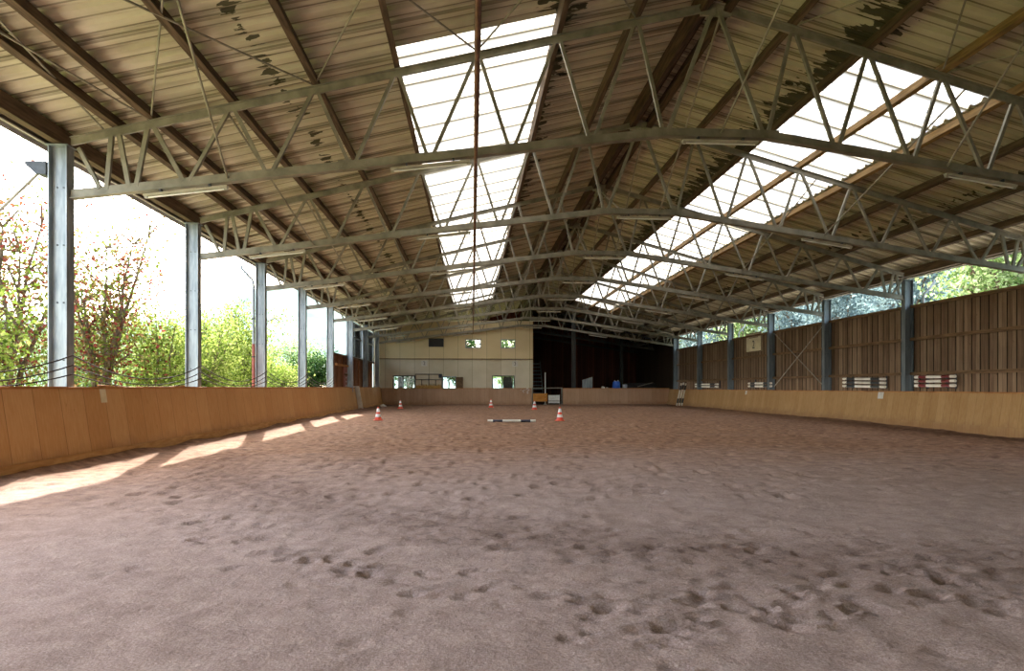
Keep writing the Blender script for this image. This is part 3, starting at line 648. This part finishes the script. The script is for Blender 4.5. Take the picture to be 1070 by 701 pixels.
# ------------------------------------------------------------------ fence wires on the open left side
for n in range(0, 5):
    a, b_ = TY(n), TY(n + 1)
    for z, nm, sg in ((1.78, 'top', .36), (1.62, 'middle', .32), (1.47, 'lowest', .24)):
        pts = [(XL + .19 , a + (b_ - a) * k / 14, z - sg * 4 * (k / 14) * (1 - k / 14)) for k in range(15)]
        where = 'before the first left post' if n == 0 else 'between the %s and %s left posts' % (ORD[n - 1], ORD[n])
        tag(MB().tube(pts, .011, 6).build('fence_wire', 'wire'), '%s dark fence wire sagging %s' % (nm, where), 'wire', 'fence wires on the left side')
pts = [(FX[0] - .20, 11.6 + 3.4 * k / 12, 1.285 - .045 * math.sin(math.pi * k / 12)) for k in range(13)]
tag(MB().tube(pts, .014, 8).build('garden_hose', 'cap'), 'pale hose lying along the left kickboard top between first two posts', 'hose')

# downpipes
def downpipe(label, x, y, zt, out):
    t = thing('downpipe', label, 'pipe', (x, y, 0), 0)
    MB().tube([(out * .36, .0, zt), (out * .36, 0, zt - .12), (out * .25, 0, zt - .25), (0.02 * out, 0, zt - .5), (0, 0, zt - .65), (0, 0, 2.6)], .042, 10).build('upper_pipe', 'post', t, True)
    o = MB().tube([(0, 0, 2.62), (0, 0, -.2)], .05, 10).build('lower_pipe', 'red_pipe', t, True); o['label'] = 'red-brown lower length'
    b = MB()
    for z in (3.4, 2.2): b.tube([(0, 0, z), (0, 0, z + .03)], .058, 10)
    b.build('clip', 'dark', t)
downpipe('downpipe with red lower length just before the third left post', XL - .1, TY(3) - .42, 5.12, -1)
downpipe('red-brown downpipe beside the nearest right post above the plank wall', XR + .36, TY(3) - .3, 4.9, 1)
downpipe('red-brown downpipe beside the fourth right post above the plank wall', XR + .36, TY(6) - .3, 4.9, 1)
# bracket with strut outside the first left post
t = thing('strut_bracket', 'dark wedge-shaped bracket with slanting strut outside the nearest left post', 'bracket', (XL - .16, TY(1), 4.86))
MB().add([(0, -.12, .09), (0, -.12, -.14), (-.17, -.12, -.12), (-.37, -.12, .06), (-.3, -.12, .09), (0, .12, .09), (0, .12, -.14), (-.17, .12, -.12), (-.37, .12, .06), (-.3, .12, .09)],
         [(0, 1, 2, 3, 4), (9, 8, 7, 6, 5)] + [(i, (i + 1) % 5, 5 + (i + 1) % 5, 5 + i) for i in range(5)]).build('bracket_box', 'dark', t, bevel=.01)
MB().tube([(-.2, 0, -.08), (-1.1, 0, -1.0), (-3.0, 0, -2.95)], .024, 8).build('strut', 'steel', t)
MB().tube([(-.02, 0, .09), (.02, 0, .16), (.02, 0, .2)], .012, 6).build('hook', 'dark', t)

# ------------------------------------------------------------------ cones
def cone():
    t = thing('traffic_cone', '', 'traffic cone', group='traffic cones on the sand')
    b = MB(); b.lathe([(.185, 0), (.19, .012), (.18, .03), (.135, .034), (.132, .03)], 8)
    b.build('base', 'orange', t)
    b = MB(); rr = lambda z: .13 - .215 * (z - .03) if z < .5 else .03
    b.lathe([(rr(.03), .03), (rr(.5), .5), (.022, .512), (.012, .512)], 24); cb = b.build('cone_body', 'orange', t, True)
    for z0, z1 in ((.13, .24), (.32, .46)): MB().lathe([(rr(z0) + .0005, z0), (rr(z0) + .004, z0 + .003), (rr(z1) + .004, z1 - .003), (rr(z1) + .0005, z1)], 24).build('white_band', 'cone_white', cb, True)
    return t
cn = cone(); cn.location = (-3.56, 24.4, 0); cn['label'] = 'red and white cone nearest the left kickboard, left of the others'
dup(cn, (-4.2, 37.6, 0), 'red and white cone near the far left corner, below the left back window')
dup(cn, (1.16, 39.6, 0), 'small far cone below the dark window right of centre, behind the pole')
dup(cn, (3.49, 35.6, 0), 'red and white cone in front of the far gate, beyond the striped pole')
dup(cn, (3.28, 23.7, 0), 'red and white cone right of the striped ground pole, nearest on that side')

# ------------------------------------------------------------------ jump poles
def pole(label, a, b_, col, group, r=.045):
    a, b_ = Vector(a), Vector(b_); L = (b_ - a).length; t = thing('jump_pole', label, 'jump pole', tuple(a), 0, group)
    q = (b_ - a).to_track_quat('X', 'Z'); t.rotation_mode = 'QUATERNION'; t.rotation_quaternion = q
    MB().tube([(0, 0, 0), (L, 0, 0)], r - .003, 12).build('pole_core', 'pole_white', t, True)
    s_ = [0, .11, .31, .69, .89, 1]
    for k in range(5):
        m = 'pole_white' if k % 2 == 0 else col
        if k % 2: MB().tube([(L * s_[k], 0, 0), (L * s_[k + 1], 0, 0)], r, 12).build('painted_band', m, t, True)
    return t
pole('white and navy striped pole lying on the sand near the middle', (.55, 22.9, .045), (2.28, 22.84, .045), 'pole_navy', 'jump poles')
for k in range(3): pole('red and white pole on the nearest right wall rack, %s of three' % ['lowest', 'middle', 'topmost'][k], (14.86, 18.72, 1.31 + .14 * k), (14.86, 20.5, 1.31 + .14 * k), 'pole_red', 'jump poles', .05)
for k in range(3): pole('black and white pole on the second right wall rack, %s of three' % ['lowest', 'middle', 'topmost'][k], (14.86, 22.05, 1.27 + .14 * k), (14.86, 24.65, 1.31 + .14 * k), 'pole_black', 'jump poles', .05)
for k in range(2): pole('black and white pole on the third right wall rack, %s of two' % ['lower', 'upper'][k], (14.86, 30.8, 1.31 + .15 * k), (14.86, 33.4, 1.31 + .15 * k), 'pole_black', 'jump poles', .055)
for k in range(2): pole('black and white pole on the farthest right wall rack, %s of two' % ['lower', 'upper'][k], (14.86, 37.7, 1.29 + .15 * k), (14.86, 41.6, 1.31 + .15 * k), 'pole_black', 'jump poles', .055)
for k, nm in enumerate(('left', 'middle', 'right')): pole('white and black pole leaning upright at the far right board, %s of three' % nm, (13.46 + .2 * k, 41.2 + .1 * k, .05), (13.84 + .19 * k, 41.4 + .1 * k, 1.52 + .05 * (k % 2)), 'pole_black', 'jump poles', .055)
rk = None
for ya, yb, nm, z1 in ((18.72, 20.5, 'nearest', 3), (22.05, 24.65, 'second', 3), (30.8, 33.4, 'third', 2), (37.7, 41.6, 'farthest', 2)):
    t = thing('pole_rack', 'dark bracket pair holding poles on the %s right wall rack' % nm, 'rack', (15.0, ya, 1.2), 0, 'wall racks for poles')
    for q in (.28, (yb - ya) - .28):
        b = MB(); b.span((.08, q - .02, 0), (.12, q + .02, .5))
        for k in range(z1): b.span((-.2, q - .015, .03 + .14 * k), (.1, q + .015, .045 + .14 * k)); b.span((-.21, q - .015, .03 + .14 * k), (-.195, q + .015, .08 + .14 * k))
        b.build('bracket', 'dark', t)

# ------------------------------------------------------------------ signs and plates
def text(s_, size, loc, rot, mat, parent=None, name='numeral'):
    c = bpy.data.curves.new(name, 'FONT'); c.body = s_; c.size = size; c.extrude = .003; c.align_x = 'CENTER'; c.align_y = 'CENTER'
    o = bpy.data.objects.new(name, c); me = bpy.data.meshes.new_from_object(o); bpy.data.objects.remove(o); me.materials.clear(); me.materials.append(M[mat])
    o = bpy.data.objects.new(name, me); COL.objects.link(o); o.location = loc; o.rotation_euler = rot
    if parent: o.parent = parent
    return o
t = thing('wall_sign', 'cream square sign with a dark figure high on the right plank wall', 'sign', (15.08, 33.3, 3.15))
MB().span((0, -.95, 0), (.03, .95, 1.02)).build('sign_board', 'sign', t)
MB().span((-.012, -.95, 0), (0, -.9, 1.02)).span((-.012, .9, 0), (0, .95, 1.02)).span((-.012, -.95, 0), (0, .95, .04)).span((-.012, -.95, .98), (0, .95, 1.02)).build('sign_frame', 'beam', t)
text('2', .62, (-.006, 0, .38), (R(90), 0, R(-90)), 'ink', t)
MB().span((-.004, -.55, .76), (0, .55, .80)).build('text_line', 'beam', t)
for x, z, s_, nm in ((-3.45, 2.98, '2', 'left'), (3.1, 2.95, '3', 'right')):
    t = thing('number_plate', 'small plate with dark figure on the pale back wall, %s one' % nm, 'sign', (x, YB + .19, z), 0, 'number plates on back wall')
    MB().span((-.22, -.015, -.2), (.22, 0, .2)).build('plate', 'pale_panel', t); text(s_, .36, (0, -.017, 0), (R(90), 0, 0), 'ink', t)
def board_plate(label, side, y, z, wd, ht, mat):
    fx = FX[0] if side < 0 else FX[1]; zt = 1.235 if side < 0 else 1.09; x = fx + side * .2 * ((z + .15) / (zt + .15))
    b = MB(); a = math.atan(.2 / (zt + .15)); b.box((x - side * .008, y, z), (.008, wd, ht), Matrix.Rotation(side * a, 3, 'Y'))
    return tag(b.build('paper_notice', mat), label, 'sign')
board_plate('small pale plate on the left kickboard right of the first post', -1, 11.72, 1.1, .18, .24, 'sign')
board_plate('white paper notice at the top of right kickboard under black poles', 1, 21.7, .97, .3, .24, 'white')
board_plate('tiny white tag on the right kickboard below the third rack', 1, 32.8, .97, .2, .2, 'pale_panel')
# dark hatch on the back wall
t = thing('wall_hatch', 'black rectangular hatch high on the pale back wall, left of its windows', 'hatch', (-2.6, YB + .18, 4.47))
MB().span((-.5, -.0, -.26), (.5, .03, .27)).build('hatch_panel', 'black', t)
MB().span((-.54, -.015, -.3), (-.5, .03, .31)).span((.5, -.015, -.3), (.54, .03, .31)).span((-.54, -.015, .27), (.54, .03, .31)).span((-.54, -.015, -.3), (.54, .03, -.26)).build('hatch_frame', 'dark', t)
# metal hay rack before the back wall
t = thing('hay_rack', 'grey metal rack frame holding hay between the lower back windows', 'rack', (-3.13, YB + .16, 1.2))
b = MB()
for x in (-.95, -.5, 0, .5, .95): b.tube([(x, 0, 0), (x, 0, 1.0 if abs(x) != .5 else .6)], .025, 6)
for z in (.6, 1.0): b.tube([(-.95, 0, z), (.95, 0, z)], .025, 6)
b.build('frame', 'dark', t)
hv = MB()
for k in range(120):
    x, z = random.uniform(-.9, .9), random.uniform(-.02, .26 + .06 * random.random()); a = random.uniform(-1, 1); L = random.uniform(.06, .14)
    hv.bar((x, random.uniform(-.03, .03), z), (x + L * math.cos(a), random.uniform(-.03, .03), z + L * math.sin(a) * .5), .02, .02)
hv.span((-.9, -.03, -.02), (.9, .03, .2)).build('hay_fill', 'hay', t)
MB().box((.82, -.03, .86), (.2, .08, .24)).build('box_head', 'dark', t, bevel=.01)

# ------------------------------------------------------------------ far gate area and the dark bay
t = thing('pipe_gate', 'grey horizontal pipe rail across the gap in far kickboard', 'gate', (4.3, YB + .12, 0))
MB().tube([(.06, 0, 1.2), (2.26, 0, 1.2)], .028, 8).build('rail', 'steel', t)
MB().tube([(.08, .03, -.1), (.08, .03, 1.25)], .035, 8).build('hinge_post', 'steel', t); MB().tube([(2.22, .03, -.1), (2.22, .03, 1.25)], .035, 8).build('latch_post', 'steel', t)
t = thing('barrier_board', 'ochre timber board panel blocking the far gate gap', 'barrier', (4.93, YB + .1, 0))
b = MB()
for k in range(3): b.span((-.52, 0, .22 + .2 * k), (.52, .04, .41 + .2 * k))
b.build('panel', 'ochre', t)
for x in (-.45, .45): MB().span((x - .04, .04, -.1), (x + .04, .1, .84)).build('batten', 'beam', t)
t = thing('barrier_block', 'white low panel beside the ochre board in the far gate gap', 'barrier', (5.95, YB + .12, 0))
MB().span((-.42, 0, .28), (.42, .06, .68)).build('panel', 'white', t, bevel=.01); MB().span((-.42, 0, .1), (.42, .06, .24)).build('lower_panel', 'white', t, bevel=.01)
for x in (-.38, .4): MB().span((x - .03, .06, -.1), (x + .03, .1, .72)).build('leg', 'steel', t)
t = thing('marker_pole', 'thin white upright pole standing behind the far gate rail', 'pole', (5.32, YB + .25, 0))
MB().tube([(0, 0, .04), (0, 0, 2.28)], .032, 10).build('shaft', 'pole_white', t, True); MB().lathe([(.14, 0), (.14, .03), (.05, .05)], 16).build('base', 'pole_white', t); MB().lathe([(.036, 2.27), (.036, 2.31), (.02, 2.33)], 12).build('cap', 'pole_white', t)
o = MB(); random.seed(3)
for k in range(14): 
    x, z = random.uniform(-.3, .3), random.uniform(-.18, .12); o.bar((x, random.uniform(-.04, 0), z), (x + random.uniform(-.12, .12), random.uniform(-.06, 0), z + random.uniform(-.14, .1)), .05, .03)
ob = o.build('white_cloth', 'white'); ob.location = (3.85, YB + .04, 1.02); tag(ob, 'crumpled white cloth hung on the far kickboard beside the gate rail', 'cloth')
t = thing('open_stairs', 'open-tread stairs in the dark bay beside the pale wall end', 'stairs', (4.48, YB + .5, -.02))
for k in range(11):
    z = .28 + .28 * k; MB().span((.05, .24 * k, z), (.75, .24 * k + .24, z + .04)).build('tread', 'post_dim', t)
for x in (.02, .78): MB().bar((x, 0, .1), (x, 2.7, 3.25), .05, .2, (1, 0, 0)).build('stringer', 'post_shade', t)
t = thing('sheet_panel', 'grey slanted sheet panel leaning behind the far kickboard', 'panel', (8.6, YB + 1.2, -.02))
m_ = MB(); m_.add([(x, y, z) for y in (0, .03) for x, z in ((-.38, 0), (.38, 0), (.38, 2.05), (-.38, 1.82))], [(0, 1, 2, 3), (7, 6, 5, 4)] + [(i, (i + 1) % 4, 4 + (i + 1) % 4, 4 + i) for i in range(4)]); m_.build('sheet', 'post', t)
MB().bar((0, .03, 1.6), (0, .8, 0), .05, .05, (1, 0, 0)).build('prop', 'dark', t)
t = thing('plastic_barrel', 'bright blue plastic barrel behind the far kickboard', 'barrel', (10.75, YB + 1.0, .7))
MB().lathe([(.24, 0), (.29, .05), (.3, .3), (.31, .33), (.3, .36), (.3, .62), (.31, .65), (.3, .68), (.28, .92), (.22, 1.0), (.1, 1.02)], 28).build('drum', 'blue', t, True)
for x in (-.12, .12): MB().lathe([(.05, 1.0), (.05, 1.08), (.02, 1.09)], 12, (x, 0, 0)).build('bung', 'pole_white', t)
t = thing('wooden_crate', 'dim timber crate stand under the blue barrel behind the kickboard', 'crate', (10.4, YB + 1.0, -.02))
b = MB()
for k in range(4): b.span((-.95, -.4, .02 + .17 * k), (.95, -.37, .16 + .17 * k)); b.span((-.95, .37, .02 + .17 * k), (.95, .4, .16 + .17 * k))
b.span((-.95, -.4, .68), (.95, .4, .715)); b.build('crate_body', 'beam', t)
for k, (x, h_, nm) in enumerate(((9.75, .58, 'left'), (10.08, .5, 'right'))):
    t = thing('plastic_canister', 'small whitish canister left of the blue barrel, %s of two' % nm, 'canister', (x, YB + 1.0, .7), 0, 'canisters behind the kickboard')
    MB().box((0, 0, h_ / 2), (.24, .2, h_)).build('body', 'pole_white', t, bevel=.03); MB().lathe([(.035, h_), (.035, h_ + .06), (.02, h_ + .065)], 12, (.05, 0, 0)).build('cap', 'dark', t)
    MB().tube([(-.09, 0, h_), (-.09, 0, h_ + .05), (0, 0, h_ + .05), (0, 0, h_)], .014, 6).build('handle', 'pole_white', t)
t = thing('feed_trough', 'dark covered trough standing in the far bay behind the kickboard', 'trough', (13.0, YB + 2.2, -.02))
MB().extr([(-.5, 0), (.5, 0), (.6, 1.35), (-.6, 1.35)], (-1.3, 0, 0), (1.0, 0, 0), (0, 1, 0), (0, 0, 1)).build('trough_body', 'black', t); MB().extr([(-.62, 1.35), (.62, 1.35), (.3, 1.6), (-.3, 1.6)], (-1.3, 0, 0), (1.0, 0, 0), (0, 1, 0), (0, 0, 1)).build('cover', 'black', t)
t = thing('plastic_box', 'pale grey box on the trough edge in the far bay', 'box', (11.35, YB + .9, 0)); MB().span((-.16, -.15, 1.0), (.16, .15, 1.48)).build('body', 'post', t, bevel=.02); MB().span((-.15, -.14, -.02), (.15, .14, 1.0)).build('stand', 'dark', t)
tag(MB().tube([(12.5, YB + 1.6, 1.3), (13.7, YB + 1.58, 1.62)], .025, 8).build('long_handle', 'steel'), 'pale thin handle slanting up behind the far right kickboard', 'tool handle')
t = thing('white_scrap', 'small white plastic scrap on the sand by the far left corner', 'litter', (-5.7, 41.3, .02)); MB().add([(-.22, 0, .1), (0, .05, .16), (.24, -.04, 0), (.05, -.08, .0), (-.1, -.06, .08), (-.2, .1, .02), (.02, .12, .02)], [(0, 1, 2, 3, 4), (0, 5, 6, 1), (1, 6, 2), (0, 4, 5), (4, 3, 6, 5), (3, 2, 6)]).build('scrap', 'white', t)

# ------------------------------------------------------------------ trees and shrubs
def shrub(name, label, cat, x, y, h, rad, leaf, n, lsize=.1, z0=-.3, stems=5, crown=.25, group=None, open_=1.0):
    t = thing(name, label, cat, (x, y, z0), 0, group); b = MB(); cs = []
    for k in range(stems):
        a = 2 * math.pi * k / stems + random.random(); r_ = rad * random.uniform(.3, .85); hh = h * random.uniform(.65, .97)
        p = [Vector((.1 * math.cos(a), .1 * math.sin(a), 0))]
        for j in range(1, 6): q = j / 5; p.append(Vector((r_ * q ** 1.4 * math.cos(a), r_ * q ** 1.4 * math.sin(a), hh * q)) + Vector((random.gauss(0, .05), random.gauss(0, .05), 0)) * h * .25)
        r0 = .012 * h + .01; b.tube(p, [r0 * (1 - .8 * j / 5) for j in range(6)], 6)
        for j in range(2, 6):
            cs.append(p[j])
            for _ in range(3):
                d = Vector((random.gauss(0, 1), random.gauss(0, 1), random.gauss(.4, .6))).normalized() * rad * random.uniform(.25, .55); e = p[j] + d; b.tube([p[j], p[j] + d * .5 + Vector((0, 0, .03 * h)), e], [r0 * .35, r0 * .25, r0 * .1], 5, False); cs.append(e)
    b.build('branches', 'bark', t)
    cs = np.array([tuple(c) for c in cs]); cs = cs[cs[:, 2] > h * crown * .6]
    pick = cs[rng.integers(0, len(cs), n)]; P = pick + rng.normal(0, 1, (n, 3)) * np.array([rad * .2, rad * .2, h * .075]) * open_
    P = P[P[:, 2] > h * .04]; n = len(P)
    A = rng.normal(0, 1, (n, 3)); A /= np.linalg.norm(A, axis=1)[:, None]; Bv = rng.normal(0, 1, (n, 3)); Bv -= (Bv * A).sum(1)[:, None] * A; Bv /= np.linalg.norm(Bv, axis=1)[:, None]
    N = np.cross(A, Bv); L = (lsize * rng.uniform(.6, 1.3, n))[:, None]; W = L * .55
    V = np.stack([P - A * L * .5, P + Bv * W * .5 + N * L * .08, P + A * L * .5, P - Bv * W * .5 + N * L * .08], 1).reshape(-1, 3)
    F = np.arange(n * 4).reshape(n, 4); o = fast_mesh('foliage', V, F, leaf); o.parent = t; return t
shrub('shrub', 'reddish-leaved tall shrub left of the first left post', 'shrub', -11.5, 16.4, 6.6, 1.9, 'leaf_red', 7500, .12, stems=8, open_=1.1)
shrub('shrub', 'green leafy shrub low at the left picture edge', 'shrub', -10.4, 13.6, 4.0, 1.3, 'leaf_lime', 5000, .12)
shrub('shrub', 'red and green shrub just right of the first left post', 'shrub', -11.3, 20.2, 6.5, 1.9, 'leaf_red', 6500, .13, stems=8, open_=1.15)
shrub('shrub', 'lime green bush in the middle of the first open bay', 'shrub', -10.5, 22.0, 4.2, 1.3, 'leaf_lime', 5500, .12, stems=6)
shrub('shrub', 'lime green bush just left of the second left post', 'shrub', -10.2, 24.4, 3.6, 1.2, 'leaf_lime', 5500, .12, stems=6)
shrub('shrub', 'tall light green shrub seen between second and third left posts', 'shrub', -10.8, 27.2, 4.6, 1.4, 'leaf_lime', 6000, .13, stems=7)
shrub('shrub', 'light green shrub left of the red downpipe', 'shrub', -10.4, 30.2, 5.2, 1.4, 'leaf_lime', 6500, .13, stems=7)
shrub('shrub', 'low lime bush right of the third left post', 'shrub', -10.9, 36.6, 2.9, 1.6, 'leaf_lime', 6000, .14)
shrub('shrub', 'dark green bush beside the fourth left post', 'shrub', -9.6, 39.6, 3.6, 1.3, 'leaf_dark', 7500, .14)
shrub('shrub', 'pale bush far behind the dark green bush', 'shrub', -15.0, 58.0, 5.4, 2.6, 'leaf_bright', 6000, .2)
for k, (x, y, h_, lf, nm) in enumerate(((-19, 23, 6.6, 'leaf_bright', 'behind the red shrub at far left'), (-18, 29.5, 5.6, 'leaf_bright', 'behind the first left post'), (-18, 36, 5.0, 'leaf_bright', 'deep in the first open bay'), (-18, 42.5, 4.8, 'leaf_bright', 'deep beside the second left post'), (-18, 49, 5.2, 'leaf_bright', 'deep in the second open bay'), (-19, 57, 4.8, 'leaf_bright', 'deep beside the third left post'), (-22, 70, 4.4, 'leaf_bright', 'farthest in the third open bay'))):
    shrub('background_bush', 'pale sunlit bush ' + nm, 'bush', x, y, h_, 2.6, lf, 7500, .19, z0=-.5, stems=7, group='bushes behind the left side')
for k, (x, y, h_, lf, nm) in enumerate(((-6.5, 66, 7.5, 'leaf_dark', 'left back window'), (-1.2, 68, 8.0, 'leaf_dark', 'middle back windows'), (4.0, 70, 8.2, 'leaf_bright', 'right upper back window'))):
    shrub('background_tree', 'tree outside, seen through the ' + nm, 'tree', x, y, h_, 2.8, lf, 4200, .34, stems=8, group='trees behind the back wall')
rt = [(24.5, 28.0, 9.5, 'leaf_bright', 'bright tree outside above the plank wall near the right picture edge'), (30.0, 33.0, 12, 'leaf_bright', 'pale tall tree outside behind the bright tree at right'), (25.5, 36.0, 9, 'leaf_haze', 'bluish tree outside just right of the nearest right post'),
      (25.5, 43, 9.5, 'leaf_haze', 'bluish tree outside between first and second right posts'), (26.0, 50, 9.5, 'leaf_haze', 'bluish tree outside left of the second right post'), (25.5, 57, 9.5, 'leaf_bright', 'pale tree outside between second and third right posts'),
      (25.5, 64, 10.0, 'leaf_haze', 'bluish tree outside near the third right post'), (26.0, 72, 10.0, 'leaf_haze', 'bluish tree outside near the fourth right post'), (26.5, 80, 9.0, 'leaf_bright', 'far pale tree outside near the fifth right post')]
for x, y, h_, lf, nm in rt: shrub('background_tree', nm, 'tree', x, y, h_, 3.2, lf, 8500, .26, z0=.6, stems=7, group='trees above the right wall')
